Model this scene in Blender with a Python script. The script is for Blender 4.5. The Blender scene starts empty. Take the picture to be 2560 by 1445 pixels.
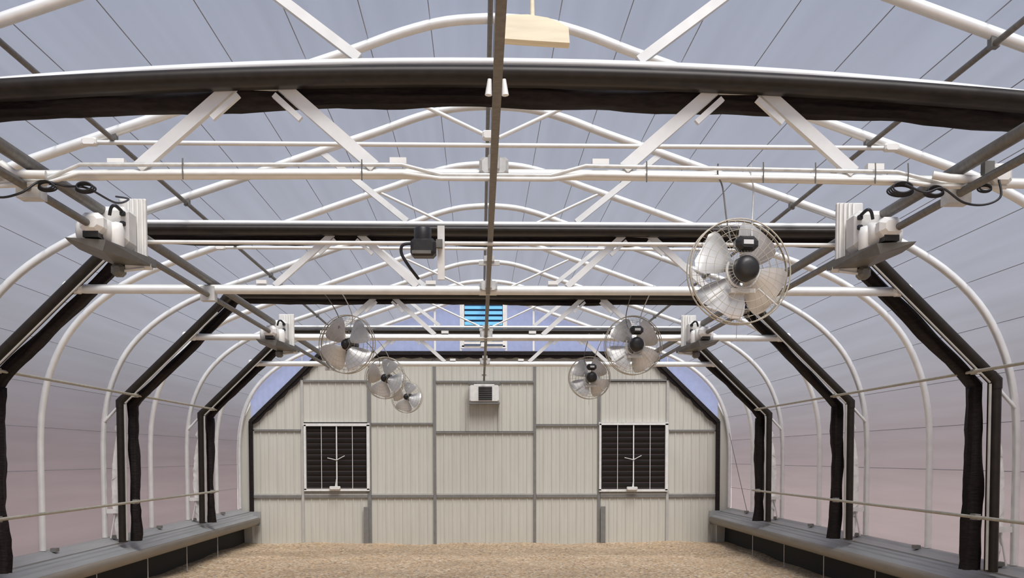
import bpy, math, random
from mathutils import Vector, Matrix
random.seed(7)
R = math.radians
SC = bpy.context.scene
COL = SC.collection

# ------------------------------------------------------------------ camera
cd = bpy.data.cameras.new('camera')
cam = bpy.data.objects.new('camera', cd); COL.objects.link(cam)
PITCH, YAW, ROLL = -0.0484, 0.0291, 0.0011
cam.location = (-0.1022, 0.0, 1.6178)
cam.rotation_euler = (Matrix.Rotation(-YAW, 3, 'Z') @ Matrix.Rotation(math.pi/2 + PITCH, 3, 'X') @ Matrix.Rotation(-ROLL, 3, 'Z')).to_euler()
cd.sensor_fit = 'HORIZONTAL'; cd.sensor_width = 36.0
cd.lens = 2700.0/2560*36
cd.shift_y = 550.87/2560
cd.clip_start = 0.05; cd.clip_end = 400
SC.camera = cam

# ------------------------------------------------------------------ sky, sun, exposure
SKY_Z = (0.40, 0.48, 0.70, 1); SKY_H = (0.78, 0.74, 0.72, 1); SKY_S = 0.86
SUN_E, SUN_A = 9.4, 34
w = bpy.data.worlds.new('sky'); SC.world = w; w.use_nodes = True
nt = w.node_tree; nt.nodes.clear()
tc = nt.nodes.new('ShaderNodeTexCoord'); sx = nt.nodes.new('ShaderNodeSeparateXYZ')
cr = nt.nodes.new('ShaderNodeValToRGB'); bg = nt.nodes.new('ShaderNodeBackground'); wo = nt.nodes.new('ShaderNodeOutputWorld')
cr.color_ramp.elements[0].position = 0.0; cr.color_ramp.elements[0].color = SKY_H
cr.color_ramp.elements[1].position = 0.75; cr.color_ramp.elements[1].color = SKY_Z
nt.links.new(tc.outputs['Generated'], sx.inputs[0]); nt.links.new(sx.outputs['Z'], cr.inputs[0])
nt.links.new(cr.outputs[0], bg.inputs[0]); bg.inputs[1].default_value = SKY_S
nt.links.new(bg.outputs[0], wo.inputs[0])
sl = bpy.data.lights.new('sun', 'SUN'); sl.energy = SUN_E; sl.angle = R(SUN_A); sl.color = (1.0, 0.965, 0.91)
sun = bpy.data.objects.new('sun', sl); COL.objects.link(sun)
sun.rotation_euler = Vector((-0.12, 0.52, -0.84)).to_track_quat('-Z', 'Y').to_euler()
SC.view_settings.view_transform = 'Standard'; SC.view_settings.look = 'None'
SC.view_settings.gamma = 1.0; SC.view_settings.use_curve_mapping = False
SC.view_settings.exposure = 0.0

# ------------------------------------------------------------------ materials
def new_mat(name):
    m = bpy.data.materials.new(name); m.use_nodes = True
    return m, m.node_tree, m.node_tree.nodes['Principled BSDF']

def ramp(nt, fac, stops):
    r = nt.nodes.new('ShaderNodeValToRGB'); e = r.color_ramp.elements
    while len(e) < len(stops): e.new(0.5)
    for k, (p, c) in enumerate(stops):
        e[k].position = p; e[k].color = (*c, 1)
    nt.links.new(fac, r.inputs[0]); return r

def noise_col(nt, scale=(1, 1, 1), ns=5.0, detail=4.0):
    t = nt.nodes.new('ShaderNodeTexCoord'); mp = nt.nodes.new('ShaderNodeMapping'); mp.inputs['Scale'].default_value = scale
    n = nt.nodes.new('ShaderNodeTexNoise'); n.inputs['Scale'].default_value = ns; n.inputs['Detail'].default_value = detail
    nt.links.new(t.outputs['Object'], mp.inputs[0]); nt.links.new(mp.outputs[0], n.inputs['Vector'])
    return n, mp

def simple(name, col, rough=0.5, metal=0.0, var=0.12, ns=6.0, scale=(1, 1, 1), bump=0.0, spec=0.5):
    m, nt, b = new_mat(name)
    n, mp = noise_col(nt, scale, ns)
    lo = tuple(c*(1-var) for c in col); hi = tuple(min(1, c*(1+var)) for c in col)
    r = ramp(nt, n.outputs['Fac'], [(0.3, lo), (0.7, hi)])
    nt.links.new(r.outputs[0], b.inputs['Base Color'])
    b.inputs['Roughness'].default_value = rough; b.inputs['Metallic'].default_value = metal
    b.inputs['Specular IOR Level'].default_value = spec
    if bump:
        bp = nt.nodes.new('ShaderNodeBump'); bp.inputs['Strength'].default_value = bump; bp.inputs['Distance'].default_value = 0.01
        nt.links.new(n.outputs['Fac'], bp.inputs['Height']); nt.links.new(bp.outputs[0], b.inputs['Normal'])
    return m

def film(name, base, clear, streak=0.10, tr=0.30, low=None, low_clear=None):
    """greenhouse glazing: part of the light passes straight, the rest is scattered; low down it is coated with pinkish dust"""
    m = bpy.data.materials.new(name); m.use_nodes = True; nt = m.node_tree; nt.nodes.clear()
    n, mp = noise_col(nt, (2.6, 0.10, 2.6), 3.0, 7.0)
    lo = tuple(c*(1-streak) for c in base); hi = tuple(c*(1+streak) for c in base)
    r = ramp(nt, n.outputs['Fac'], [(0.30, lo), (0.68, hi)]); colour = r.outputs[0]
    m2 = nt.nodes.new('ShaderNodeMixShader'); m2.inputs[0].default_value = clear
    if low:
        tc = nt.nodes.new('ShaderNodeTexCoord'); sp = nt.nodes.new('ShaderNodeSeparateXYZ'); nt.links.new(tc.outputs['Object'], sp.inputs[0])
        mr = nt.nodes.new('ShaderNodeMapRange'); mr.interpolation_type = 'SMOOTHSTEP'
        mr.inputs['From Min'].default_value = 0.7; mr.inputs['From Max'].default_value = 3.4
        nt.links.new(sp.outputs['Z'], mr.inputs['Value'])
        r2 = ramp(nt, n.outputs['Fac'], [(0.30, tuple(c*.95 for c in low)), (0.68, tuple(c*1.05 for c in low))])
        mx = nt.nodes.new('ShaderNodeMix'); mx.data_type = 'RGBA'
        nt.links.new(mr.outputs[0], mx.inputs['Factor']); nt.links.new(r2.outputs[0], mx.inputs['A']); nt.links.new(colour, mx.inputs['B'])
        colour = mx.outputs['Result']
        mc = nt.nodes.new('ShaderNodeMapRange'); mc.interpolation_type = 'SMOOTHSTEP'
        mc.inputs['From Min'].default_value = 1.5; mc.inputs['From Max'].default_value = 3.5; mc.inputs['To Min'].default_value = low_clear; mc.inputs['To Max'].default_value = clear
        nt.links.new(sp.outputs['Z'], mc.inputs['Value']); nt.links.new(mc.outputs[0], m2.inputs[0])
    a = nt.nodes.new('ShaderNodeBsdfTranslucent'); d = nt.nodes.new('ShaderNodeBsdfDiffuse'); t = nt.nodes.new('ShaderNodeBsdfTransparent')
    nt.links.new(colour, a.inputs[0]); nt.links.new(colour, d.inputs[0]); t.inputs[0].default_value = (0.96, 0.97, 1.0, 1)
    m1 = nt.nodes.new('ShaderNodeMixShader'); m1.inputs[0].default_value = tr
    nt.links.new(a.outputs[0], m1.inputs[1]); nt.links.new(d.outputs[0], m1.inputs[2])
    nt.links.new(m1.outputs[0], m2.inputs[1]); nt.links.new(t.outputs[0], m2.inputs[2])
    o = nt.nodes.new('ShaderNodeOutputMaterial'); nt.links.new(m2.outputs[0], o.inputs[0])
    return m

M_WHITE = simple('white_paint', (0.84, 0.83, 0.80), 0.40, 0.0, 0.06, 9)
M_TUBE = simple('bright_galvanised_tube', (0.80, 0.805, 0.79), 0.48, 0.35, 0.06, 9)
M_GALV = simple('galvanised_steel', (0.62, 0.62, 0.60), 0.42, 0.35, 0.14, 22, bump=0.05)
M_BAR = simple('dull_galvanised_bar', (0.17, 0.16, 0.145), 0.5, 0.3, 0.18, 30, bump=0.05)
M_RAIL = simple('weathered_rail', (0.40, 0.37, 0.30), 0.5, 0.2, 0.12, 14)
M_BLACKP = simple('black_plastic', (0.018, 0.014, 0.011), 0.42, 0.0, 0.25, 18, spec=0.3)
M_FABRIC = simple('black_fabric', (0.012, 0.008, 0.008), 0.75, 0.0, 0.5, 14, scale=(1, 1, 5), bump=0.6, spec=0.25)
M_FILMW = simple('white_curtain_backing', (0.80, 0.79, 0.76), 0.35, 0.0, 0.15, 9, bump=0.4)
M_SEAM = simple('seam_gasket', (0.27, 0.28, 0.32), 0.6, 0.0, 0.1, 9)
M_ROOF = film('roof_glazing', (0.124, 0.140, 0.180), 0.42, 0.13, 0.30, (0.41, 0.365, 0.37), 0.02)  # lower tint paints in the pinkish light off the outside ground
M_GABLE = film('blue_gable_sheet', (0.34, 0.46, 0.84), 0.30, 0.08)
M_SIDING = simple('painted_siding', (0.53, 0.515, 0.455), 0.5, 0.0, 0.04, 5, scale=(3, 1, 0.3))
M_BATTEN = simple('batten_steel', (0.20, 0.195, 0.185), 0.5, 0.2, 0.1, 12)
M_BATTENL = simple('light_batten', (0.42, 0.41, 0.38), 0.5, 0.0, 0.06, 12)
M_DARK = simple('dark_void', (0.012, 0.010, 0.011), 0.7, 0.0, 0.1, 8)
M_SLAT = simple('dark_louvre', (0.012, 0.009, 0.009), 0.5, 0.0, 0.1, 8)
M_LEDGE = simple('ledge_metal', (0.30, 0.305, 0.305), 0.45, 0.1, 0.10, 4, scale=(8, 0.4, 8))
M_LIP = simple('ledge_lip_metal', (0.24, 0.21, 0.17), 0.5, 0.0, 0.1, 5, scale=(4, 0.4, 4))
M_KNEE = simple('knee_wall_shade', (0.005, 0.005, 0.006), 0.8, 0.0, 0.2, 5)  # shade under the ledge is put into this near-black colour
M_ALU = simple('polished_aluminium', (0.66, 0.65, 0.63), 0.38, 0.6, 0.05, 8)
M_WIRE = simple('guard_wire', (0.50, 0.46, 0.38), 0.5, 0.0, 0.05, 8)
M_MOTOR = simple('black_motor', (0.018, 0.017, 0.017), 0.42, 0.0, 0.2, 30, bump=0.1)
M_LABEL = simple('motor_label', (0.62, 0.62, 0.62), 0.5, 0.0, 0.05, 8)
M_CABLE = simple('black_cable', (0.012, 0.012, 0.016), 0.5, 0.0, 0.1, 8)
M_CREAM = simple('cream_timber', (0.86, 0.79, 0.60), 0.55, 0.0, 0.10, 7, scale=(0.6, 6, 6))
M_HOUSE = simple('housing_paint', (0.70, 0.69, 0.66), 0.45, 0.0, 0.08, 14)
M_TRAY = simple('tray_steel', (0.16, 0.155, 0.14), 0.45, 0.3, 0.15, 14)
M_EDGE = simple('dark_brown_edge', (0.075, 0.05, 0.05), 0.5, 0.0, 0.1, 8)
M_GUIDE = simple('guide_tube_grey', (0.42, 0.40, 0.37), 0.5, 0.1, 0.1, 8)
M_BACK = simple('navy_backing', (0.03, 0.08, 0.20), 0.5, 0.0, 0.06, 9)
M_CYAN = simple('cyan_louvre', (0.13, 0.50, 0.80), 0.4, 0.0, 0.06, 9)
M_GROUND = simple('outside_ground', (0.42, 0.33, 0.30), 0.9, 0.0, 0.15, 0.6)

def gravel():
    m, nt, b = new_mat('tan_gravel')
    n1, _ = noise_col(nt, (1, 1, 1), 1.2, 5)
    t = nt.nodes.new('ShaderNodeTexCoord'); v = nt.nodes.new('ShaderNodeTexVoronoi'); v.inputs['Scale'].default_value = 34
    nt.links.new(t.outputs['Object'], v.inputs['Vector'])
    sep = nt.nodes.new('ShaderNodeSeparateColor'); nt.links.new(v.outputs['Color'], sep.inputs[0])
    st = ramp(nt, sep.outputs[0], [(0.0, (0.16, 0.12, 0.09)), (0.3, (0.44, 0.30, 0.17)), (0.62, (0.60, 0.42, 0.25)), (0.88, (0.44, 0.37, 0.28)), (1.0, (0.80, 0.70, 0.54))])
    big = ramp(nt, n1.outputs['Fac'], [(0.35, (0.86, 0.85, 0.82)), (0.6, (1.0, 1.0, 1.0))])
    mx = nt.nodes.new('ShaderNodeMix'); mx.data_type = 'RGBA'; mx.blend_type = 'MULTIPLY'; mx.inputs['Factor'].default_value = 1.0
    nt.links.new(st.outputs[0], mx.inputs['A']); nt.links.new(big.outputs[0], mx.inputs['B'])
    nt.links.new(mx.outputs['Result'], b.inputs['Base Color']); b.inputs['Roughness'].default_value = 0.9
    bp = nt.nodes.new('ShaderNodeBump'); bp.inputs['Strength'].default_value = 0.8; bp.inputs['Distance'].default_value = 0.012
    nt.links.new(v.outputs['Distance'], bp.inputs['Height']); nt.links.new(bp.outputs[0], b.inputs['Normal'])
    return m
M_GRAVEL = gravel()

# ------------------------------------------------------------------ mesh helpers
class MB:
    def __init__(s): s.v = []; s.f = []; s.sm = []
    def add(s, vs, fs, smooth=False):
        o = len(s.v); s.v += [tuple(v) for v in vs]
        s.f += [tuple(i+o for i in f) for f in fs]; s.sm += [smooth]*len(fs)
    def box(s, c, d, rot=None, taper=1.0, bev=0.0):
        c = Vector(c); hx, hy, hz = d[0]/2, d[1]/2, d[2]/2
        if bev <= 0:
            vs = [Vector((x*hx*(taper if z > 0 else 1), y*hy*(taper if z > 0 else 1), z*hz)) for z in (-1, 1) for y in (-1, 1) for x in (-1, 1)]
            fs = [(0, 2, 3, 1), (4, 5, 7, 6), (0, 1, 5, 4), (2, 6, 7, 3), (0, 4, 6, 2), (1, 3, 7, 5)]
        else:
            vs = []; g = bev
            ring = [(-hx+g, -hz), (hx-g, -hz), (hx, -hz+g), (hx, hz-g), (hx-g, hz), (-hx+g, hz), (-hx, hz-g), (-hx, -hz+g)]
            for yy, k in ((-hy, 0.0), (-hy+g, 1), (hy-g, 1), (hy, 0.0)):
                for x, z in ring:
                    q = 1.0 if k else 1.0 - g/max(hx, hz)
                    vs.append(Vector((x*q, yy, z*q)))
            fs = [tuple(range(8))] + [tuple(range(31, 23, -1))]
            for a in range(3):
                for i in range(8):
                    j = (i+1) % 8
                    fs.append((a*8+i, (a+1)*8+i, (a+1)*8+j, a*8+j))
        if rot is not None: vs = [rot @ v for v in vs]
        s.add([v+c for v in vs], fs)
    def tube(s, pts, r, n=8, closed=False, rect=None, up=Vector((0, 0, 1)), smooth=True, caps=True):
        pts = [Vector(p) for p in pts]; N = len(pts)
        if rect: sec = [(-rect[0]/2, -rect[1]/2), (rect[0]/2, -rect[1]/2), (rect[0]/2, rect[1]/2), (-rect[0]/2, rect[1]/2)]; n = 4; smooth = False
        vs = []; prev = None
        for i, p in enumerate(pts):
            a = pts[(i-1) % N] if (i > 0 or closed) else p; b = pts[(i+1) % N] if (i < N-1 or closed) else p
            t = (b-a).normalized()
            if rect or prev is None:
                u = up if abs(t.dot(up)) < 0.95 else Vector((0, 1, 0))
                if rect and abs(t.dot(up)) >= 0.95: u = Vector((0, 1, 0))
                x = t.cross(u).normalized()
            else:
                x = (prev - t*prev.dot(t)).normalized()
            prev = x; y = x.cross(t).normalized()
            rr = r[i] if isinstance(r, (list, tuple)) else r
            for k in range(n):
                if rect: q = x*sec[k][0] + y*sec[k][1]
                else:
                    an = 2*math.pi*k/n; q = (x*math.cos(an)+y*math.sin(an))*rr
                vs.append(p+q)
        fs = []
        for i in range(N if closed else N-1):
            j = (i+1) % N
            for k in range(n):
                l = (k+1) % n; fs.append((i*n+k, i*n+l, j*n+l, j*n+k))
        s.add(vs, fs, smooth)
        if caps and not closed: s.add(vs[:n], [tuple(range(n-1, -1, -1))]); s.add(vs[-n:], [tuple(range(n))])
    def lathe(s, prof, n=20, M=Matrix.Identity(4), smooth=True):
        """prof: (radius, height) about local z"""
        vs = []; fs = []
        for r, h in prof:
            for k in range(n):
                a = 2*math.pi*k/n; vs.append(M @ Vector((r*math.cos(a), r*math.sin(a), h)))
        for i in range(len(prof)-1):
            for k in range(n):
                l = (k+1) % n; fs.append((i*n+k, i*n+l, (i+1)*n+l, (i+1)*n+k))
        s.add(vs, fs, smooth)
    def extr(s, prof, y0, y1, closed=True, smooth=False):
        """profile (x,z) extruded along y"""
        n = len(prof); vs = [(x, y0, z) for x, z in prof]+[(x, y1, z) for x, z in prof]
        fs = [(i, (i+1) % n, (i+1) % n+n, i+n) for i in range(n if closed else n-1)]
        if closed: fs += [tuple(range(n-1, -1, -1)), tuple(range(n, 2*n))]
        s.add(vs, fs, smooth)
    def build(s, name, mat, parent=None, loc=None):
        me = bpy.data.meshes.new(name); me.from_pydata(s.v, [], s.f); me.materials.append(mat)
        me.polygons.foreach_set('use_smooth', s.sm); me.update()
        o = bpy.data.objects.new(name, me); COL.objects.link(o)
        if parent is not None: o.parent = parent
        if loc is not None: o.location = loc
        return o

def thing(name, label, cat, loc=(0, 0, 0), group=None, rz=0.0):
    o = bpy.data.objects.new(name, None); COL.objects.link(o); o.location = loc; o.rotation_euler = (0, 0, rz)
    o['label'] = label; o['category'] = cat
    if group: o['group'] = group
    return o
def tag(o, label, cat, group=None):
    o['label'] = label; o['category'] = cat
    if group: o['group'] = group
    return o
def struct(name, label=None):
    o = bpy.data.objects.new(name, None); COL.objects.link(o); o['kind'] = 'structure'
    if label: o['label'] = label
    return o
def tb(pts, r, n=8, **k):
    m = MB(); m.tube(pts, r, n, **k); return m
def bx(c, d, **k):
    m = MB(); m.box(c, d, **k); return m
def catmull(P, k=6):
    out = []
    for i in range(len(P)-1):
        p0 = P[max(i-1, 0)]; p1 = P[i]; p2 = P[i+1]; p3 = P[min(i+2, len(P)-1)]
        for j in range(k):
            t = j/k
            out.append(tuple(0.5*((2*b)+(-a+c)*t+(2*a-5*b+4*c-d)*t*t+(-a+3*b-3*c+d)*t*t*t) for a, b, c, d in zip(p0, p1, p2, p3)))
    out.append(tuple(P[-1])); return out

YA, YB, YC, YD, YE = 5.65, 9.30, 12.95, 16.60, 20.25
MIDS = [7.475, 11.125, 14.775, 18.425]

# hoop centre line in x-z (right half, from the peak to the sill)
HALF = [(0, 4.59), (0.32, 4.565), (0.62, 4.49), (0.95, 4.37), (1.45, 4.20), (2.05, 3.99), (2.75, 3.75), (3.25, 3.575), (3.62, 3.41), (3.98, 3.17), (4.27, 2.86), (4.45, 2.50), (4.54, 2.13), (4.57, 1.75), (4.57, 1.2), (4.57, 0.60)]
H2 = catmull(HALF, 4)
HOOP = [(-x, z) for x, z in reversed(H2)][:-1] + H2
def hoop_z(x):
    x = abs(x)
    for (a, b), (c, d) in zip(H2, H2[1:]):
        if a <= x <= c: return b+(d-b)*(x-a)/max(c-a, 1e-6)
    return 0.6

# ------------------------------------------------------------------ floor and ground
fl = MB(); nx, ny = 46, 60
vs = []
for j in range(ny+1):
    for i in range(nx+1):
        x = -4.62+9.24*i/nx; y = -3+23.25*j/ny
        vs.append((x, y, 0.012*math.sin(x*2.1+y*1.3)+0.010*math.sin(x*4.7-y*2.9)+(0.03*(abs(x)/4.6)**3)-0.0))
fl.add(vs, [(j*(nx+1)+i, j*(nx+1)+i+1, (j+1)*(nx+1)+i+1, (j+1)*(nx+1)+i) for j in range(ny) for i in range(nx)], True)
floor = fl.build('floor', M_GRAVEL); floor['kind'] = 'structure'; floor['label'] = 'tan gravel floor'
gr = MB()
for x0, x1, y0, y1 in ((-60, -4.72, -40, 60), (4.72, 60, -40, 60), (-4.72, 4.72, 20.6, 60), (-4.72, 4.72, -40, -3.02)):
    gr.add([(x0, y0, -0.05), (x1, y0, -0.05), (x1, y1, -0.05), (x0, y1, -0.05)], [(0, 1, 2, 3)])
g = gr.build('ground', M_GROUND); g['kind'] = 'structure'; g['label'] = 'bare ground outside the greenhouse'

# ------------------------------------------------------------------ glazing: strips between the seams
def offset(path, d):
    out = []
    for i, (x, z) in enumerate(path):
        a = path[max(i-1, 0)]; b = path[min(i+1, len(path)-1)]
        tx, tz = b[0]-a[0], b[1]-a[1]; l = math.hypot(tx, tz); out.append((x-tz/l*d, z+tx/l*d))
    return out
OUT = offset(HOOP, 0.052)
L = [0]
for a, b in zip(OUT, OUT[1:]): L.append(L[-1]+math.hypot(b[0]-a[0], b[1]-a[1]))
def at_len(s):
    for k in range(len(OUT)-1):
        if L[k+1] >= s:
            t = (s-L[k])/max(L[k+1]-L[k], 1e-9); return (OUT[k][0]+(OUT[k+1][0]-OUT[k][0])*t, OUT[k][1]+(OUT[k+1][1]-OUT[k][1])*t)
    return OUT[-1]
ceiling = struct('ceiling', 'translucent arched roof glazing in long strips')
wl = struct('wall_left', 'translucent left side glazing'); wr = struct('wall_right', 'translucent right side glazing')
NS = 32
Y0, Y1 = -3.0, 20.22
for k in range(NS):
    s0, s1 = L[-1]*k/NS, L[-1]*(k+1)/NS
    n = 4; prof = [at_len(s0+(s1-s0)*j/n) for j in range(n+1)]
    zm = at_len((s0+s1)/2)
    m = MB(); vs = []; fs = []
    ys = [Y0]+[y for y in (YA-1.825, YA, MIDS[0], YB, MIDS[1], YC, MIDS[2], YD, MIDS[3])]+[Y1]
    for y in ys:
        for (x, z) in prof: vs.append((x, y, z))
    for j in range(len(ys)-1):
        for i in range(n):
            a = j*(n+1)+i; fs.append((a, a+1, a+n+2, a+n+1))
    m.add(vs, fs, True)
    side = zm[1] < 2.35
    par = ceiling if not side else (wl if zm[0] < 0 else wr)
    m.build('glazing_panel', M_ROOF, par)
    if k:
        x, z = at_len(s0); c = MB(); a = offset([at_len(s0-0.01), (x, z), at_len(s0+0.01)], -0.006)[1]
        c.tube([(a[0], Y0, a[1]), (a[0], Y1, a[1])], 0.0032, 5)
        c.build('seam', M_SEAM, par)

# ------------------------------------------------------------------ end wall
we = struct('wall_back', 'end wall of cream ribbed siding')
PX = [(-4.37, 0.0), (-4.37, 2.29), (-3.06, 3.56), (3.06, 3.56), (4.37, 2.29), (4.37, 0.0)]
def env(x):
    x = abs(x)
    if x <= 3.06: return 3.56
    return 3.56-(x-3.06)*(1.27/1.31)
def siding(x0, x1, z0, z1, par, mat=M_SIDING, y=YE, top=env, rib=0.155, name='siding_panel'):
    m = MB(); xs = []; x = x0
    k = 0; p = math.ceil(x0/rib)*rib
    marks = [x0]
    while p < x1-0.01:
        for q, d in ((p-0.016, 0), (p-0.009, -0.012), (p+0.009, -0.012), (p+0.016, 0)):
            if x0+0.001 < q < x1-0.001: marks.append((q, d))
        mid = p+rib/2
        if x0 < mid-0.008 and mid+0.008 < x1: marks += [(mid-0.006, 0), (mid, -0.004), (mid+0.006, 0)]
        p += rib
    pts = [(m_, 0) if not isinstance(m_, tuple) else m_ for m_ in marks]+[(x1, 0)]
    extra = [(e, 0) for e in (-3.06, 3.06) if x0 < e < x1]
    pts = sorted(pts+extra)
    vs = []
    for (x, d) in pts:
        vs.append((x, y+d, z0)); vs.append((x, y+d, min(z1, top(x))))
    m.add(vs, [(2*i, 2*i+2, 2*i+3, 2*i+1) for i in range(len(pts)-1)])
    return m.build(name, mat, par)
cols = [-4.37, -3.41, -2.17, -0.955, 0.915, 2.12, 3.41, 4.37]
mid = [2.12, None, 2.24, 2.09, 2.22, None, 2.11]
for c in range(7):
    x0, x1 = cols[c], cols[c+1]; g = 0.012
    siding(x0+g, x1-g, -0.05, 0.88, we)
    if mid[c]:
        siding(x0+g, x1-g, 0.90, mid[c]-0.012, we)
        if c == 3:
            siding(x0+g, x1-g, mid[c]+0.012, 3.02, we); siding(x0+g, x1-g, 3.04, 3.56, we)
        else: siding(x0+g, x1-g, mid[c]+0.012, 3.56, we)
    else:
        siding(x0+g, x1-g, 2.27, 3.02, we); siding(x0+g, x1-g, 3.04, 3.56, we)
        siding(x0+g, x1-g, 0.90, 0.98, we)
bk = MB(); bk.add([(-4.37, YE+.03, -.05), (4.37, YE+.03, -.05), (4.37, YE+.03, 2.29), (3.06, YE+.03, 3.56), (-3.06, YE+.03, 3.56), (-4.37, YE+.03, 2.29)], [(0, 1, 2, 3, 4, 5)])
bk.build('sheathing', M_BATTEN, we)
def batten(x0, z0, x1, z1, wd=0.05, mat=M_BATTEN, d=0.035):
    m = MB()
    if x0 == x1: m.box((x0, YE-d/2-.002, (z0+z1)/2), (wd, d, abs(z1-z0)))
    else: m.box(((x0+x1)/2, YE-d/2-.002, (z0+z1)/2), (abs(x1-x0), d, wd))
    m.build('batten', mat, we)
for x, z0, z1, wd, mt in ((-3.41, -.03, 3.05, .05, M_BATTENL), (-2.17, -.03, 3.03, .07, M_BATTEN), (-.955, -.03, 3.5, .055, M_BATTEN), (.915, -.03, 3.5, .05, M_BATTEN), (2.12, -.03, 3.0, .05, M_BATTEN), (3.41, -.03, 3.05, .05, M_BATTENL)):
    batten(x, z0, x, z1, wd, mt)
for x0, x1, z in ((-4.3, -3.43, 2.12), (-2.13, -.98, 2.24), (-.93, .89, 2.08), (.94, 2.09, 2.21), (3.43, 4.3, 2.11), (-3.39, -2.2, 3.03), (-.93, .89, 3.02), (2.14, 3.39, 3.05)):
    batten(x0, z, x1, z, .032)
for x0, x1 in zip(cols, cols[1:]):
    batten(x0+.03, .885, x1-.03, .885, .045); batten(x0+.03, .925, x1-.03, .925, .03, M_BATTENL, .03)
for x in (-2.235, 2.195):
    m = MB(); m.box((x, YE-.06, .35), (.09, .05, .68)); m.build('post', M_BATTEN, we)
for x in (-.36, .24):
    m = MB(); m.box((x, YE-.03, 2.40), (.022, .03, .6)); m.build('bracket_leg', M_BATTENL, we)

# gable above and beside the blackout opening
wg = struct('wall_gable', 'blue tinted ribbed gable sheets above the end wall')
def ztop(x): return hoop_z(x)-0.03
def gable_panel(x0, x1, z0f):
    m = MB(); n = max(2, int((x1-x0)/.052)); vs = []
    for i in range(n+1):
        x = x0+(x1-x0)*i/n; d = -0.006 if i % 2 else 0.006
        vs += [(x, YE-.02+d, z0f(x)), (x, YE-.02+d, max(ztop(x), z0f(x)+.001))]
    m.add(vs, [(2*i, 2*i+2, 2*i+3, 2*i+1) for i in range(n)]); m.build('gable_sheet', M_GABLE, wg)
e2 = lambda x: env(x)+0.02
for x0, x1 in ((-4.365, -3.41), (-3.40, -2.17), (-2.16, -.95), (-.93, -.47), (.39, .88), (.90, 2.12), (2.13, 3.40), (3.41, 4.365)):
    gable_panel(x0, x1, e2)
gable_panel(-.45, .37, lambda x: 3.58 if True else 0)
for s in (-1, 1):
    m = MB(); m.add([(s*4.352, YE-.025, -.05), (s*4.60, YE-.02, -.05), (s*4.60, YE-.02, 1.9), (s*4.56, YE-.02, 2.2), (s*4.352, YE-.025, 2.6)], [(0, 1, 2, 3, 4)]); m.build('corner_sheet', M_SIDING, wg)
for x in (-.94, -.46, .38, .89):
    m = MB(); m.box((x, YE-.05, (3.58+ztop(x))/2), (.035, .05, ztop(x)-3.60)); m.build('stud', M_WHITE, wg)

gl = struct('window_1', 'louvred gable vent with sky blue slats')
for c, d in (((-.04, YE-.06, 4.47), (.84, .05, .035)), ((-.04, YE-.06, 3.66), (.84, .05, .05)), ((-.42, YE-.06, 4.06), (.045, .05, .80)), ((.34, YE-.06, 4.06), (.045, .05, .80))):
    bx(c, d).build('frame', M_WHITE, gl)
m = MB(); m.box((-.04, YE-.04, 4.06), (.80, .01, .78)); m.build('backing', M_BACK, gl)
for k in range(7):
    m = MB(); m.box((-.04, YE-.06, 3.80+k*.098), (.70, .012, .064), rot=Matrix.Rotation(R(-14), 3, 'X')); m.build('slat', M_CYAN, gl)
m = MB()
for x in (-.25, .17): m.box((x, YE-.11, 3.73), (.30, .03, .05))
m.box((-.04, YE-.11, 3.70), (.10, .05, .08)); m.build('linkage', M_WHITE, gl)

# louvre shutters
for name, x0, x1, z0, z1, lab in (('window_2', -3.36, -2.19, 1.01, 2.22, 'dark louvred shutter at left of the end wall'), ('window_3', 2.14, 3.39, .99, 2.24, 'dark louvred shutter at right of the end wall')):
    o = struct(name, lab); xc = (x0+x1)/2; zc = (z0+z1)/2
    m = MB(); m.box((xc, YE+.01, zc), (x1-x0-.02, .02, z1-z0-.02)); m.build('opening', M_DARK, o)
    for c, d in (((xc, YE-.035, z1), (x1-x0+.06, .07, .05)), ((xc, YE-.035, z0), (x1-x0+.04, .07, .045)), ((x0, YE-.035, zc), (.04, .07, z1-z0)), ((x1, YE-.035, zc), (.055, .07, z1-z0))):
        bx(c, d).build('frame', M_HOUSE, o)
    for k in range(11):
        m = MB(); z = z0+.08+k*(z1-z0-.13)/10.6
        m.box((xc, YE-.02, z), (x1-x0-.08, .008, .07), rot=Matrix.Rotation(R(24), 3, 'X')); m.build('slat', M_SLAT, o)
        m = MB(); m.box((xc, YE-.043, z-.038), (x1-x0-.08, .008, .009)); m.build('slat_edge', M_EDGE, o)
    for t, wd in ((.26, .010), (.5, .022), (.75, .010)):
        m = MB(); m.box((x0+(x1-x0)*t, YE-.055, zc), (wd, .012, z1-z0-.05)); m.build('mullion', M_HOUSE, o)
    m = MB(); m.box((xc-.03, YE-.10, z0+.04), (.20, .08, .06), bev=.012); m.tube([(xc-.02, YE-.10, z0+.06), (xc+.0, YE-.09, z0+.2)], .012); m.build('actuator', M_HOUSE, o)
    m = MB(); m.tube([(xc-.17, YE-.07, zc-.01), (xc, YE-.07, zc-.05), (xc+.15, YE-.07, zc+.03)], .008, 6); m.build('crank', M_HOUSE, o)

# heater box on the end wall
hb = thing('wall_vent_box', 'small pale vent box with a dark grille, high on the end wall centre', 'vent', (-.03, YE-.04, 2.80))
m = MB(); m.box((0, -.10, 0), (.55, .2, .32), bev=.02); m.build('casing', M_HOUSE, hb)
m = MB(); m.box((.02, -.205, -.01), (.25, .01, .25)); grl = m.build('grille', M_DARK, hb)
for k in range(6):
    m = MB(); m.box((.02, -.213, -.11+k*.04), (.24, .006, .008)); m.build('fin', M_TRAY, grl)
for s in (-1, 1):
    m = MB(); m.box((s*.24, -.12, .17), (.10, .16, .05)); m.build('bracket', M_TRAY, hb)
m = MB(); m.box((0, -.1, -.185), (.58, .18, .03)); m.build('base', M_BATTEN, hb)

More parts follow.
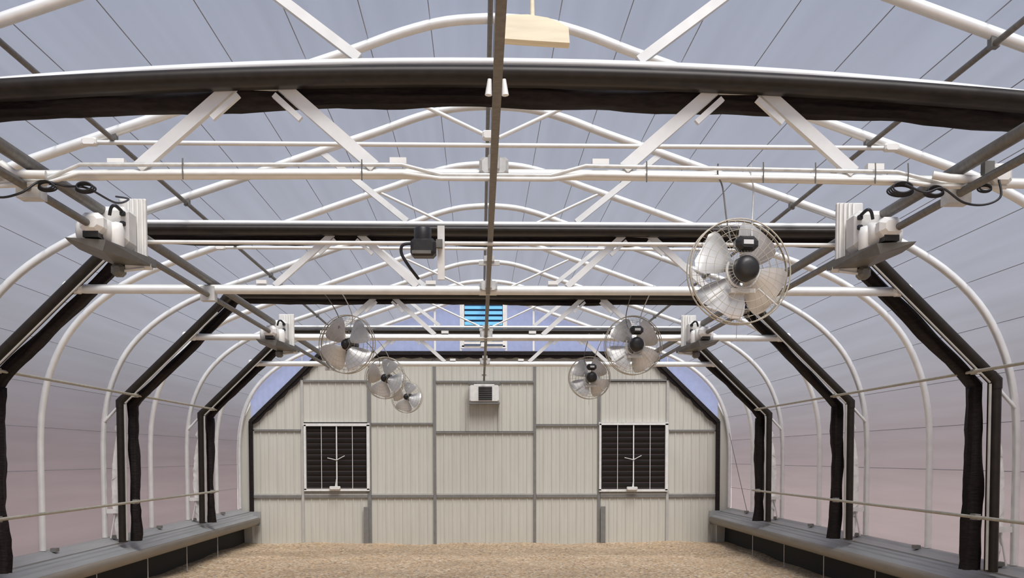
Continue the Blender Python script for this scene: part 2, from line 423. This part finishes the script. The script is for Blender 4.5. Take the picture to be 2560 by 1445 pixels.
# ------------------------------------------------------------------ side ledges
for s, sd in ((-1, 'left'), (1, 'right')):
    b = MB(); b.extr([(s*4.60, -.05), (s*4.60, .60), (s*4.52, .60), (s*4.50, -.05)], Y0, YE-.01); b = b.build('baseboard_'+sd, M_KNEE); b['kind'] = 'structure'; b['label'] = 'knee wall with painted-in shade below the %s ledge' % sd
    L0, L1 = 1.5, YE-.12
    t = thing('metal_ledge', 'long grey metal ledge along the foot of the %s glazing' % sd, 'ledge', (0, 0, 0), 'side ledges')
    m = MB(); m.extr([(s*4.60, .66), (s*4.54, .66), (s*4.50, .635), (s*4.40, .605), (s*4.40, .585), (s*4.60, .60)], L0, L1); m.build('back_strip', M_LEDGE, t)
    m = MB(); m.extr([(s*4.41, .595), (s*4.36, .572), (s*4.352, .580), (s*4.344, .565), (s*4.30, .542), (s*4.292, .550), (s*4.284, .535), (s*4.22, .50), (s*4.215, .485), (s*4.41, .57)], L0, L1); m.build('top_sheet', M_LEDGE, t)
    lip = [(4.22, .502), (4.195, .49), (4.185, .465), (4.19, .42), (4.215, .38), (4.25, .36), (4.30, .355), (4.30, .37), (4.25, .375), (4.225, .40), (4.205, .44), (4.205, .475), (4.22, .485)]
    m = MB(); m.extr([(s*x, z) for x, z in lip], L0, L1, smooth=True); m.build('front_lip', M_LIP, t)
    m = MB(); m.box((s*4.37, L1+.02, .48), (.36, .04, .26)); m.build('end_cap', M_LEDGE, t)
    for y in (8.2, 10.0, 11.8, 13.6, 15.4, 17.2):
        m = MB(); m.tube([(s*4.27, y, .0), (s*4.27, y, .37)], .006, 6); m.build('support_rod', M_GALV, t)
    for y in MIDS+[YC, YB, YD]:
        m = MB(); m.box((s*4.50, y+.13, .665), (.06, .09, .04)); m.build('foot_clamp', M_BATTEN, t)

# ------------------------------------------------------------------ arches
def arch_mesh(y, r=.035):
    m = MB(); m.tube([(x, y, max(z, .665)) for x, z in HOOP], r, 12); return m
bowU = lambda x: .045-.0145*x*x
bowL = lambda x: .035-.004*x*x
flat = lambda x: 0.0
def truss(y, label, near=False, webs=True):
    t = thing('arch_truss', label, 'truss', (0, y, 0), 'arched roof trusses')
    bu, bl = (bowU, bowL) if near else (flat, flat)
    arch_mesh(0).build('arch', M_TUBE, t)
    xs = [i*.25 for i in range(-14, 15)]
    tb([(x, 0, 3.04+bl(x)) for x in xs], .040 if not near else .028, 12).build('lower_chord', M_TUBE, t)
    for s in (-1, 1):
        m = MB(); m.box((s*3.53, -.02, 3.045+bl(3.5)), (.16, .09, .10), bev=.02); m.build('end_bracket', M_WHITE, t)
    xu = [i*.25 for i in range(-11, 12)]
    xu = [-2.98]+xu+[2.98]
    tb([(x, 0, 3.597+bu(x)*(1.0 if not near else 1.0)-(.004*x*x if near else 0)) for x in xu], .023, 10).build('upper_chord', M_TUBE, t)
    W = .062 if near else .052
    for s in (-1, 1):
        for a, c in (((1.84, 3.07), (1.325, 3.525)), ((.64, 3.07), (1.145, 3.525))):
            m = MB(); m.tube([(s*a[0], -.01, a[1]+bl(a[0])), (s*c[0], -.01, c[1]+bu(c[0])*.6)], 0, rect=(W, .045), up=Vector((0, 1, 0))); m.build('web', M_TUBE, t)
            d = 1 if a[0] > 1.2 else -1
            cx, cz = c[0], c[1]
            dx, dz = a[0]-c[0], a[1]-c[1]; ln = math.hypot(dx, dz); dx /= ln; dz /= ln
            p = (cx+dx*.06 - d*.045, cz+dz*.06-.03); q = (cx+dx*.24-d*.045, cz+dz*.24-.03)
            m = MB(); m.tube([(s*p[0], -.035, p[1]), (s*q[0], -.035, q[1])], 0, rect=(.028, .03), up=Vector((0, 1, 0))); m.build('gusset', M_TUBE, t)
        m = MB(); m.tube([(s*.72, .01, 3.62+bu(.72)), (s*1.43, .01, hoop_z(1.43)-.02)], 0, rect=(.048, .045), up=Vector((0, 1, 0))); m.build('web', M_TUBE, t)
        m = MB(); m.tube([(s*2.0, .0, 3.62+bu(2.0)), (s*2.0, .0, hoop_z(2.0)-.02)], .014, 6); m.build('web', M_TUBE, t) if False else None
        for x in (.52, 1.95):
            m = MB(); m.box((s*x, -.01, 3.10+bl(x)), (.085, .05, .03)); m.build('clamp', M_WHITE, t)
        # strut from the arch to the curtain shoulder and small box bracket lower down
        m = MB(); m.tube([(s*4.30, -.02, 2.30), (s*4.54, -.02, 2.04)], .018, 6); m.build('shoulder_strut', M_TUBE, t)
        m = MB(); m.box((s*4.45, .0, .98), (.17, .05, .05)); m.tube([(s*4.44, 0, .98), (s*4.50, 0, .66)], .010, 6); m.build('side_bracket', M_HOUSE, t)
    for s in (-1, 1): bx((s*1.235, -.01, 3.50), (.20, .03, .022)).build('apex_plate', M_WHITE, t)
    m = MB(); m.box((-.03, -.03, 3.07+bl(0)), (.15, .06, .09), bev=.015); m.tube([(-.03, -.06, 3.05+bl(0)), (-.03, -.06, 3.12+bl(0))], .03, 10); m.build('centre_clamp', M_GALV, t)
    return t
TA = truss(YA, 'nearest white arch truss, crossing the top of the photo', True)
truss(YB, 'second white arch truss, with a grey chord behind the big fan')
truss(YC, 'third white arch truss, carrying the small right and left fans')
truss(YD, 'fourth white arch truss, closest to the end wall')
t = thing('gable_arch', 'white arch tube edging the blue gable at the end wall', 'hoop', (0, YE-.08, 0)); arch_mesh(0, .034).build('arch', M_TUBE, t)

# conduits clipped in front of the nearest lower chord
cpts = [(-2.62, 3.00), (-2.30, 3.015), (-2.12, 3.095), (-.50, 3.105), (-.30, 3.055), (.26, 3.055), (.44, 3.105), (2.05, 3.085), (2.28, 3.03), (2.62, 3.03)]
t = thing('conduit_pipe', 'pair of thin conduits clipped along the nearest truss chord', 'conduit', (0, YA-.06, 0))
tb([(x, 0, z) for x, z in cpts], .011, 8).build('pipe', M_GALV, t)
cp = tb([(x, -.005, z-.045 if abs(z-3.1) < .03 else z-.02) for x, z in cpts], .012, 8).build('pipe', M_HOUSE, t)
for x in (-1.6, -.7, .75, 1.35, 1.62, 1.93, 2.1):
    m = MB(); m.tube([(x, -.018, 3.125), (x, -.024, 3.075), (x, -.018, 3.02)], .0035, 5); m.build('strap', M_TRAY, cp)

# plain hoops half way between the trusses, with a collar tie and V braces
HL = ['plain white hoop above the nearest curtain, with a thin collar tie', 'plain white hoop between the second and third trusses', 'plain white hoop between the third and fourth trusses', 'plain white hoop between the fourth truss and the end wall']
for y, lab in zip(MIDS, HL):
    t = thing('roof_hoop', lab, 'hoop', (0, y, 0), 'plain roof hoops')
    arch_mesh(0).build('arch', M_TUBE, t)
    tie = tb([(-2.70, -.02, 3.735), (2.70, -.02, 3.735)], .016, 8).build('collar_tie', M_TUBE, t)
    for s in (-1, 1):
        bx((s*2.72, -.03, 3.735), (.10, .06, .05), bev=.01).build('tie_clamp', M_WHITE, tie)
        m = MB(); m.tube([(s*.03, -.01, 3.79), (s*1.10, -.01, hoop_z(1.1)-.03)], .015, 8); m.build('brace', M_TUBE, t)
    bx((-.03, -.02, 3.80), (.11, .07, .06), bev=.012).build('brace_clamp', M_WHITE, t)

# ------------------------------------------------------------------ longitudinal members
def runner(name, label, cat, pts, r, mat, rect=None, grp=None, clamps=(), cm=M_GALV, cs=(.07, .09, .07)):
    t = thing(name, label, cat, (0, 0, 0), grp)
    m = MB(); m.tube(pts, r, 10, rect=rect); m.build('tube', mat, t)
    for c in clamps: bx(c, cs).build('clamp', cm, t)
    return t
for s, sd in ((-1, 'left'), (1, 'right')):
    zz = hoop_z(2.57)-.055
    runner('roof_purlin', 'thin grey roof purlin running back under the %s roof slope' % sd, 'purlin', [(s*2.57, 1.5, zz), (s*2.57, YE-.1, zz)], .017, M_BAR, grp='roof purlins',
           clamps=[(s*2.57, y, zz+.012) for y in [YA, YB, YC, YD]+MIDS], cm=M_TRAY, cs=(.045, .05, .06))
    runner('support_pipe', 'thick grey pipe on top of the lower chords, %s side' % sd, 'pipe', [(s*2.40, 1.5, 3.115), (s*2.40, YD+.5, 3.115)], .034, M_BAR, grp='lengthwise pipes')
    runner('drive_pipe', 'thinner grey drive pipe hung below the lower chords, %s side' % sd, 'pipe', [(s*2.40, 1.5, 2.99), (s*2.40, YD+.5, 2.99)], .022, M_BAR, grp='lengthwise pipes',
           clamps=[(s*2.40, y, 3.0) for y in (YA+.03, YB, YC, YD)], cs=(.12, .10, .12))
    runner('side_rail', 'upper beige rail along the %s glazing at shoulder height' % sd, 'rail', [(s*4.13, 1.5, 2.345), (s*4.13, YD+.1, 2.345)], .014, M_RAIL, grp='side rails',
           clamps=[(s*4.15, y, 2.345) for y in (YB-.1, YC-.1, YD-.1)], cm=M_RAIL, cs=(.05, .09, .045))
    runner('side_rail', 'lower beige rail along the %s glazing at waist height' % sd, 'rail', [(s*4.13, 1.5, 1.10), (s*4.13, YD+.1, 1.10)], .015, M_RAIL, grp='side rails',
           clamps=[(s*4.15, y, 1.10) for y in (YB-.15, YC-.15, YD-.15)], cm=M_BATTEN, cs=(.05, .10, .05))
runner('ridge_purlin', 'thin dark purlin under the roof ridge', 'purlin', [(-.03, 1.5, 4.53), (-.03, YE-.1, 4.53)], .018, M_BAR)
t = runner('centre_bar', 'dark square bar running lengthwise down the middle below the trusses', 'bar', [(-.035, 1.5, 3.02), (-.035, YE-.3, 3.02)], 0, M_BAR, rect=(.034, .036))
for y in (7.9, YB+.05, 12.0, YC+.1, 15.6, YD, 18.6):
    m = MB(); m.box((-.035, y, 3.02), (.15, .03, .03)); m.box((-.035, y, 3.05), (.075, .06, .04)); m.build('bar_clip', M_GALV, t)
for s in (-1, 1):
    m = MB(); m.tube([(-.016+s*.036, -.165, 3.50), (-.016+s*.042, -.17, 3.42)], [.010, .018], 8); m.build('hanger_hook', M_WHITE, TA)

# ------------------------------------------------------------------ blackout curtains
def sweep(path, sec, y, jit=None, closed=True, smooth=True):
    N = len(path); n = len(sec); vs = []
    nrm = []
    for i in range(N):
        a = path[max(i-1, 0)]; b = path[min(i+1, N-1)]; p = path[i]
        t1 = Vector((p[0]-a[0], p[1]-a[1])); t2 = Vector((b[0]-p[0], b[1]-p[1]))
        if t1.length < 1e-6: t1 = t2
        if t2.length < 1e-6: t2 = t1
        t1.normalize(); t2.normalize(); t = (t1+t2).normalized(); k = 1/max(t.dot(t1), .5)
        nrm.append((t.y*k, -t.x*k))
    for i, (x, z) in enumerate(path):
        for k, (a, b) in enumerate(sec):
            if jit: a, b = jit(i, k, a, b)
            vs.append((x+nrm[i][0]*a, y+b, z+nrm[i][1]*a))
    m = MB(); fs = []
    for i in range(N-1):
        for k in range(n if closed else n-1):
            l = (k+1) % n; fs.append((i*n+k, i*n+l, (i+1)*n+l, (i+1)*n+k))
    m.add(vs, fs, smooth)
    if closed: m.add(vs[:n], [tuple(range(n))]); m.add(vs[-n:], [tuple(range(n-1, -1, -1))])
    return m
def dens(pts, step):
    out = []
    for a, b in zip(pts, pts[1:]):
        k = max(1, int(math.hypot(b[0]-a[0], b[1]-a[1])/step))
        out += [(a[0]+(b[0]-a[0])*j/k, a[1]+(b[1]-a[1])*j/k) for j in range(k)]
    return out+[pts[-1]]
ZS = .62
COVER = [(.0, .06), (.0, -.02), (.008, -.06), (.03, -.082), (.06, -.082), (.08, -.06), (.088, -.02), (.088, .04)]
def curtain(y, label, near=False, seed=1):
    rnd = random.Random(seed)
    t = thing('blackout_curtain', label, 'curtain', (0, y, 0), 'gathered blackout curtains')
    wc, zb, wt, zt = 4.37, 2.29, 3.06, 3.56
    bz = (lambda x: .028-.0145*x*x) if near else flat
    e = bz(wt)
    top = [(x, zt+bz(x)) for x in [-wt+2*wt*i/24 for i in range(25)]]
    segs = [[(-wc, ZS), (-wc, zb)], [(-wc, zb), (-wt, zt+e)], top, [(wt, zt+e), (wc, zb)], [(wc, zb), (wc, ZS)]]
    full = [segs[0][0]]+[segs[0][1]]+top+[segs[4][0], segs[4][1]]
    # rounded corners
    for k, sg in enumerate(segs):
        pts = dens(sg, .2)
        kk = 1.0 if (near or k != 2) else .86
        sweep(pts, [(p*kk, q) for p, q in COVER], -.08).build('cover', M_BLACKP, t)
    for c in ((-wc, zb), (-wt, zt+e), (wt, zt+e), (wc, zb)):
        i = full.index(c) if c in full else None
        if i is None: continue
        a = Vector(full[i-1])-Vector(c); b = Vector(full[i+1])-Vector(c); a.normalize(); b.normalize()
        pts = [tuple(Vector(c)+a*.09), c, tuple(Vector(c)+b*.09)]
        sec = [(p-.004 if p < .05 else p+.002, q-.004) for p, q in COVER]
        sweep(pts, sec, -.08).build('corner_cover', M_BLACKP, t)
    # gathered fabric
    pts = dens(full, .07); N = len(pts); n = 18
    ph = [rnd.random()*6.28 for _ in range(n)]
    sec = []
    for k in range(n):
        an = 2*math.pi*k/n; sec.append((.155+.058*math.cos(an), .05+.10*math.sin(an)))
    slow = [0]*N; v = 0
    for i in range(N): v = v*.86+rnd.uniform(-1, 1)*.5; slow[i] = v
    def jit(i, k, a, b):
        px, pz = abs(pts[i][0]), pts[i][1]
        wtop = min(1, max(0, (wt+.1-px)/.2)); wside = min(1, max(0, (px-wc+.12)/.12))
        C0 = .112*(1-wtop-wside)+(.084 if near else .080)*wtop+.128*wside
        RA = .042*(1-wtop-wside)+(.044 if near else .034)*wtop+.050*wside
        a = C0+(a-.155)/.058*RA
        f = 1+.16*math.sin(ph[k]*3+i*.23)+.10*math.sin(ph[k]+i*.71)+(.14 if k % 2 else -.12)
        ca, cb = C0, .05
        z = pts[i][1]; g = 1.0
        if z < 1.1: g = 1+.55*(1.1-z)/.5
        if z < 2.2: f *= 1+.13*slow[i]
        a2 = ca+(a-ca)*f*(g if a > ca else 1); b2 = cb+(b-cb)*f*(1 if z > 2.2 else .8)
        if a > ca: a2 += .008*slow[i]
        return max(a2, .05), b2
    sweep(pts, sec, 0.06, jit).build('gathered_fabric', M_FABRIC, t)
    # bright guide tube between cover and fabric on slopes and sides
    for s in (-1, 1):
        gp = [(s*(wc-.105), -.13, ZS+.02), (s*(wc-.105), -.13, zb-.05)]
        tb(gp, .013, 8).build('guide_tube', M_GUIDE, t)
        d = (Vector((s*wc, zb))-Vector((s*wt, zt+e))).normalized(); nn = Vector((d.y, -d.x))*(1 if s < 0 else -1)
        if nn.y > 0: nn = -nn
        p = Vector((s*wt, zt+e))+nn*.103+d*.25; q = Vector((s*wc, zb))+nn*.103-d*.05
        tb([(p.x, -.13, p.y), (q.x, -.13, q.y)], .010, 8).build('guide_tube', M_GUIDE, t)
        # pale backing film showing outside the side bundle
        vs = []; M = 34
        for i in range(M+1):
            z = ZS+.03+(2.10-ZS)*i/M; f = math.sin(math.pi*min(1, (i+4)/M))**.5 if i < M-4 else (M-i)/6
            wv = .015*math.sin(i*1.3+s+seed)+.01*math.sin(i*2.9)
            wd = max(.004, (.12+wv)*min(1, f))
            vs += [(s*(wc-.01), .02+wv, z), (s*(wc+wd*.5), .01-wv, z), (s*(wc+wd), .035+wv*2, z)]
        m = MB(); fs = []
        for i in range(M):
            for k in range(2): a = i*3+k; fs.append((a, a+1, a+4, a+3))
        m.add(vs, fs, True); m.build('backing_film', M_FILMW, t)
    return t
curtain(YA, 'nearest black blackout curtain bundled across the top of the photo', True, 3)
curtain(YB, 'second black curtain from the camera, running between the big motor units', seed=5)
curtain(YC, 'third black curtain from the camera, its top right behind the big fan', seed=8)
curtain(YD, 'fourth black curtain from the camera, just before the end wall', seed=11)
t = thing('end_seal', 'narrow black seal strip framing the cream end wall', 'seal', (0, YE-.06, 0))
full = [(-4.37, .5), (-4.37, 2.29), (-3.06, 3.56), (3.06, 3.56), (4.37, 2.29), (4.37, .5)]
for a, b in zip(full, full[1:]):
    sweep(dens([a, b], .3), [(-.02, .04), (-.02, -.03), (.05, -.04), (.05, .04)], 0, smooth=False).build('seal_strip', M_FABRIC, t)
jr = random.Random(2)
pp = dens(full[1:-1], .08)
sweep(pp, [(.04, .03), (.04, -.02), (.085, -.01), (.085, .03)], 0, lambda i, k, a, b: (a+(abs(math.sin(i*2.3))*.03 if a > .05 else 0), b), smooth=False).build('hem', M_FABRIC, t)

# ------------------------------------------------------------------ motor units
def motor_unit(x, y, s, label):
    """s=-1 left, +1 right; local +x points outward, front parts are nearer to the camera"""
    t = thing('curtain_drive', label, 'motor', (x, y, 3.0), 'curtain drive units')
    X = lambda v: s*v
    m = MB(); m.box((X(-.075), .10, .03), (.17, .03, .40), bev=.006); plate = m.build('mounting_plate', M_HOUSE, t)
    for k in range(4):
        m = MB(); m.box((X(-.14+k*.028), .078, .03), (.010, .016, .39)); m.build('rib', M_WHITE, plate)
    m = MB(); m.box((X(-.01), -.02, .02), (.20, .20, .24), bev=.03); m.build('gearbox', M_HOUSE, t)
    m = MB(); m.lathe([(.0, -.105), (.03, -.105), (.045, -.085), (.048, .03), (.036, .075), (.0, .085)], 18, Matrix.Translation((X(-.055), -.16, -.05))); m.build('limit_switch', M_WHITE, t)
    m = MB(); m.lathe([(0, -.11), (.06, -.11), (.078, -.09), (.078, .05), (.06, .09), (0, .10)], 20, Matrix.Translation((X(.05), -.18, -.03)) @ Matrix.Rotation(R(90), 4, 'Y')); m.build('motor_body', M_HOUSE, t)
    m = MB(); m.box((X(.035), -.29, -.005), (.14, .12, .115), bev=.03); tbx = m.build('terminal_box', M_WHITE, t)
    m = MB(); m.box((X(.04), -.28, -.072), (.09, .10, .035)); m.build('gland', M_MOTOR, tbx)
    vs = [(X(-.22), .08, -.20), (X(-.02), -.30, -.165), (X(.17), -.33, -.115), (X(.19), -.10, -.12), (X(.02), .08, -.19), (X(-.22), .08, -.15), (X(-.04), -.30, -.10), (X(.185), -.34, -.095), (X(.20), -.10, -.10), (X(.04), .08, -.13)]
    m = MB(); m.add(vs, [(0, 1, 2, 3, 4), (9, 8, 7, 6, 5), (0, 5, 6, 1), (1, 6, 7, 2), (2, 7, 8, 3), (3, 8, 9, 4), (4, 9, 5, 0)]); m.build('tray', M_TRAY, t)
    m = MB()
    for z in (.09, .03): m.box((X(-.085), -.13, z), (.032, .03, .03), bev=.006)
    m.tube(catmull([(X(-.085), -.14, .10), (X(-.06), -.18, .125), (X(-.035), -.18, .115), (X(-.02), -.17, .07)], 5), .010, 6); m.build('cable_entry', M_CABLE, t)
    m = MB(); m.tube([(X(-.20), .06, -.19), (X(-.04), .06, -.19)], .026, 10); m.tube([(X(-.16), .03, -.21), (X(-.0), .03, -.23)], .010, 6); m.build('shaft_coupling', M_HOUSE, t)
    m = MB(); m.box((X(.0), .04, -.22), (.08, .09, .08), bev=.02); m.build('bearing', M_TRAY, t)
    return t
motor_unit(-2.345, 6.80, -1, 'white curtain drive motor unit on the left pipes, nearer to the camera')
motor_unit(2.325, 6.80, 1, 'white curtain drive motor unit on the right pipes beside the big fan')
motor_unit(-2.36, 12.25, -1, 'small far white drive unit on the left pipes')
motor_unit(2.35, 12.25, 1, 'small far white drive unit on the right pipes')
for y, lab in ((7.0, 'long thin pale shaft linking the two near motor units'), (12.50, 'long thin pale shaft linking the two far motor units')):
    o = tb([(-2.3, y, 2.985), (2.3, y, 2.985)], .013, 8).build('drive_shaft', M_HOUSE); tag(o, lab, 'shaft', 'drive shafts')
# centre gearmotor on the near shaft
t = thing('centre_gearmotor', 'black gearmotor hanging on the shaft left of the centre bar', 'motor', (-.46, 6.96, 2.97))
m = MB(); m.box((0, -.02, -.03), (.16, .14, .11), bev=.02); m.build('gearbox', M_MOTOR, t)
m = MB(); m.lathe([(0, -.02), (.05, -.02), (.055, .0), (.055, .07), (.045, .085), (0, .09)], 18, Matrix.Translation((-.005, -.02, .02))); m.build('motor_can', M_MOTOR, t)
m = MB(); m.box((-.01, -.095, -.065), (.12, .012, .02)); m.build('fin', M_TRAY, t)
m = MB(); m.tube(catmull([(-.06, -.03, .0), (-.13, -.03, -.01), (-.14, -.02, -.06), (-.10, .0, -.13), (-.04, .1, -.20)], 6), .010, 8); m.build('power_lead', M_CABLE, t)
m = MB(); m.box((.11, .02, -.05), (.045, .03, .34)); m.build('mounting_post', M_HOUSE, t)
m = MB(); m.box((.10, -.02, -.0), (.04, .05, .05)); m.build('coupling', M_TRAY, t)

# ------------------------------------------------------------------ circulation fans
def blade_mesh(rot, pitch=28, r0=.045, r1=.235, w0=.06, w1=.27):
    m = MB(); nr, nw = 8, 7; vs = []
    for i in range(nr+1):
        t = i/nr; r = r0+(r1-r0)*t
        wd = w0+(w1-w0)*math.sin(min(1, t*1.25)*math.pi/2)
        if t > .82: wd *= 1-((t-.82)/.18)**2*.35
        pt = R(pitch*(1-.4*t))
        for j in range(nw+1):
            u = (j/nw-.5)*wd; cv = .018*(1-(2*j/nw-1)**2)
            x, yv = u*math.cos(pt), u*math.sin(pt)-cv
            vs.append((x, yv, r))
    M = Matrix.Rotation(rot, 3, 'Y'); vs = [M @ Vector(v) for v in vs]
    m.add(vs, [(i*(nw+1)+j, i*(nw+1)+j+1, (i+1)*(nw+1)+j+1, (i+1)*(nw+1)+j) for i in range(nr) for j in range(nw)], True)
    return m
def fan(loc, rz, label, zhook, motor_front=True, rr=.268, spin=0.35, detail=1, hooks=(-.12, .10), yh=0.0):
    t = thing('circulation_fan', label, 'fan', loc, 'hanging circulation fans', rz)
    for side, nm in ((-1, 'front_guard'), (1, 'rear_guard')):
        m = MB(); d = .095 if side < 0 else .07
        prof = lambda q: side*(d*(1-q**3))
        for q in (.28, .46, .62, .76, .88, 1.0):
            n = 40; r = rr*q
            m.tube([(r*math.cos(2*math.pi*k/n), prof(q)+(side*.03 if q < 1 else side*.03), r*math.sin(2*math.pi*k/n)) for k in range(n)], 0.0014 if q < 1 else .0036, 4, closed=True)
        nr = 34
        for k in range(nr):
            an = 2*math.pi*k/nr+.05
            m.tube([(rr*q*math.cos(an), prof(q)+side*.03, rr*q*math.sin(an)) for q in (.28, .6, .85, 1.0)], .0010, 3, caps=False)
        m.build(nm, M_WIRE, t)
    m = MB(); n = 48
    m.tube([(rr*1.002*math.cos(2*math.pi*k/n), 0, rr*1.002*math.sin(2*math.pi*k/n)) for k in range(n)], 0, rect=(.005, .055), closed=True, up=Vector((0, 1, 0)), caps=False) if False else m.lathe([(rr, -.03), (rr+.004, -.03), (rr+.004, -.018), (rr, -.018)], 48, Matrix.Rotation(R(90), 4, 'X'))
    m.lathe([(rr, .018), (rr+.004, .018), (rr+.004, .03), (rr, .03)], 48, Matrix.Rotation(R(90), 4, 'X'))
    m.build('rim', M_WIRE, t)
    for k in range(4): blade_mesh(spin+k*math.pi/2, 28 if motor_front else -28).build('blade', M_ALU, t)
    RX = Matrix.Rotation(R(90), 4, 'X')
    m = MB(); m.lathe([(0, -.05), (.045, -.05), (.05, -.03), (.05, .02), (0, .025)], 18, RX); m.build('hub', M_HOUSE if motor_front else M_MOTOR, t)
    sy = -1 if motor_front else 1
    m = MB(); m.lathe([(0, .03), (.058, .03), (.064, .05), (.064, .13), (.052, .155), (.03, .165), (0, .165)], 22, Matrix.Rotation(R(90)*(1 if sy < 0 else -1), 4, 'X')); m.build('motor', M_MOTOR, t)
    if motor_front:
        m = MB(); m.box((.0, -.10, .125), (.12, .085, .075), bev=.024); jb = m.build('junction_box', M_MOTOR, t)
        m = MB(); m.box((.0, -.1445, .128), (.052, .003, .022)); rl = m.build('rating_label', M_LABEL, jb); rl['label'] = 'pale grey rating label'
        m = MB(); m.tube([(.085*math.cos(a), -.06, .085*math.sin(a)-.005) for a in [R(q) for q in range(150, 391, 15)]], .008, 6); m.box((0, -.05, -.105), (.13, .04, .022)); m.tube([(-.09, -.04, -.09), (-.2, -.02, -.17)], .005, 5); m.tube([(.09, -.04, -.09), (.2, -.02, -.17)], .005, 5); m.build('yoke', M_HOUSE, t)
    else:
        m = MB(); m.lathe([(0, .0), (.03, .0), (.03, .07), (.02, .08), (0, .08)], 14, RX); m.build('hub_cap', M_MOTOR, t)
    c, s_ = math.cos(-rz), math.sin(-rz)
    for hx in hooks:
        top = Vector((hx*.8-.02, yh, zhook-loc[2]+.045)); 
        m = MB(); m.tube(catmull([(hx*.5, -.05, .14), (hx*.62, -.02, rr*.98), (hx*.75, yh*.6, rr+.16), tuple(top+Vector((0, 0, -.06))), tuple(top)], 4), .0045, 6); m.build('hanger', M_BAR if hx < 0 else M_GALV, t)
    m = MB(); m.tube([(.004, .02, -.09), (-.004, .02, -rr-.08)], .0018, 4); m.build('pull_cord', M_GALV, t)
    return t
fan((1.24, 5.62, 2.575), R(6), 'big hanging fan near the camera, right of centre, black motor in front', 3.08, True, .268, .55)
fan((1.275, 9.75, 2.62), R(8), 'mid-distance hanging fan on the right, behind the big one', 3.05, True, .262, .9, yh=-.42)
fan((1.255, 13.45, 2.60), R(8), 'farthest hanging fan on the right', 3.05, True, .262, .75, yh=-.45)
fan((-1.31, 9.90, 2.64), R(-16), 'largest of the left hanging fans', 3.05, False, .262, .9, yh=-.5)
fan((-1.31, 13.80, 2.62), R(-16), 'middle of the three left hanging fans', 3.05, False, .262, .35, yh=-.7)
fan((-1.30, 17.7, 2.60), R(-16), 'smallest and farthest of the left hanging fans', 3.05, False, .262, .3, yh=-1.0)

# ------------------------------------------------------------------ cables and the hanging board
def cable(label, pts, r=.008, coil=None):
    t = thing('black_cable', label, 'cable', (0, 0, 0), 'black cables by the nearest chord')
    tb(catmull(pts, 7), r, 6).build('lead', M_CABLE, t)
    for (c, rad, n) in (coil or []):
        m = MB()
        for k in range(n):
            N = 22; m.tube([(c[0]+(rad+.006*k)*math.cos(2*math.pi*i/N), c[1]+.012*k, c[2]-.004*k+(rad*.55)*math.sin(2*math.pi*i/N)) for i in range(N)], .005, 5, closed=True)
        m.build('coil', M_CABLE, t)
    return t
cable('black cable coiled under the nearest chord end at left, down to the motor', [(-2.62, 5.5, 2.98), (-2.5, 5.5, 2.91), (-2.38, 5.5, 2.93), (-2.30, 5.55, 3.0), (-2.2, 5.6, 2.99), (-2.09, 5.6, 2.98), (-2.08, 6.0, 3.0), (-2.2, 6.6, 3.16), (-2.38, 6.92, 3.25)], .006, [((-2.28, 5.56, 2.985), .034, 3), ((-2.09, 5.56, 2.98), .038, 3)])
cable('black cable looping below the nearest chord end at right', [(2.06, 5.5, 3.0), (2.16, 5.5, 2.96), (2.25, 5.5, 2.98), (2.36, 5.5, 2.91), (2.47, 5.5, 2.90), (2.55, 5.5, 2.94), (2.55, 5.52, 3.03)], .006, [((2.07, 5.56, 3.0), .05, 4), ((2.24, 5.56, 2.985), .04, 3), ((2.50, 5.56, 3.0), .03, 2)])
t = thing('pipe_joint', 'white pipe joint with a grey clamp at the right end of the nearest chord', 'joint', (2.50, 5.58, 3.06))
m = MB(); m.box((.08, 0, .01), (.10, .10, .10), bev=.015); m.build('block', M_HOUSE, t)
m = MB(); m.box((0, -.04, .02), (.05, .05, .09)); m.build('clamp', M_TRAY, t)
m = MB(); m.tube([(-.02, -.05, -.03), (-.20, -.05, -.02), (-.28, -.03, .0)], .022, 8); m.build('elbow', M_HOUSE, t)
t = thing('pipe_joint', 'white pipe joint at the left end of the nearest chord', 'joint', (-2.52, 5.58, 3.06))
m = MB(); m.box((-.02, 0, .01), (.09, .10, .10), bev=.015); m.build('block', M_GALV, t)
m = MB(); m.tube([(.03, -.05, .02), (.10, -.05, -.03), (.25, -.04, -.03)], .022, 8); m.build('elbow', M_HOUSE, t)

t = thing('hanging_board', 'cream wooden crossbar on a thin rod, hanging by the centre bar', 'board', (.125, 4.5, 3.36))
prof = [(-.135, -.045), (-.135, .035), (-.11, .05), (-.03, .052), (.05, .040), (.10, .022), (.135, .002), (.14, -.06), (0, -.053)]
m = MB(); m.extr(prof, -.03, .03); o = m.build('crossbar', M_CREAM, t)
m = MB(); m.tube([(-.01, 0, .045), (-.03, 0, 1.19)], .009, 8); m.build('rod', M_CREAM, t)
m = MB(); m.box((-.06, 0, 1.19), (.22, .03, .03)); m.build('hook_block', M_CREAM, t)

o = tb([(4.50, 19.9, 2.05), (4.50, 18.5, .66)], .006, 6).build('brace_wire', M_BAR); tag(o, 'thin diagonal wire brace on the right side glazing by the end wall', 'wire')
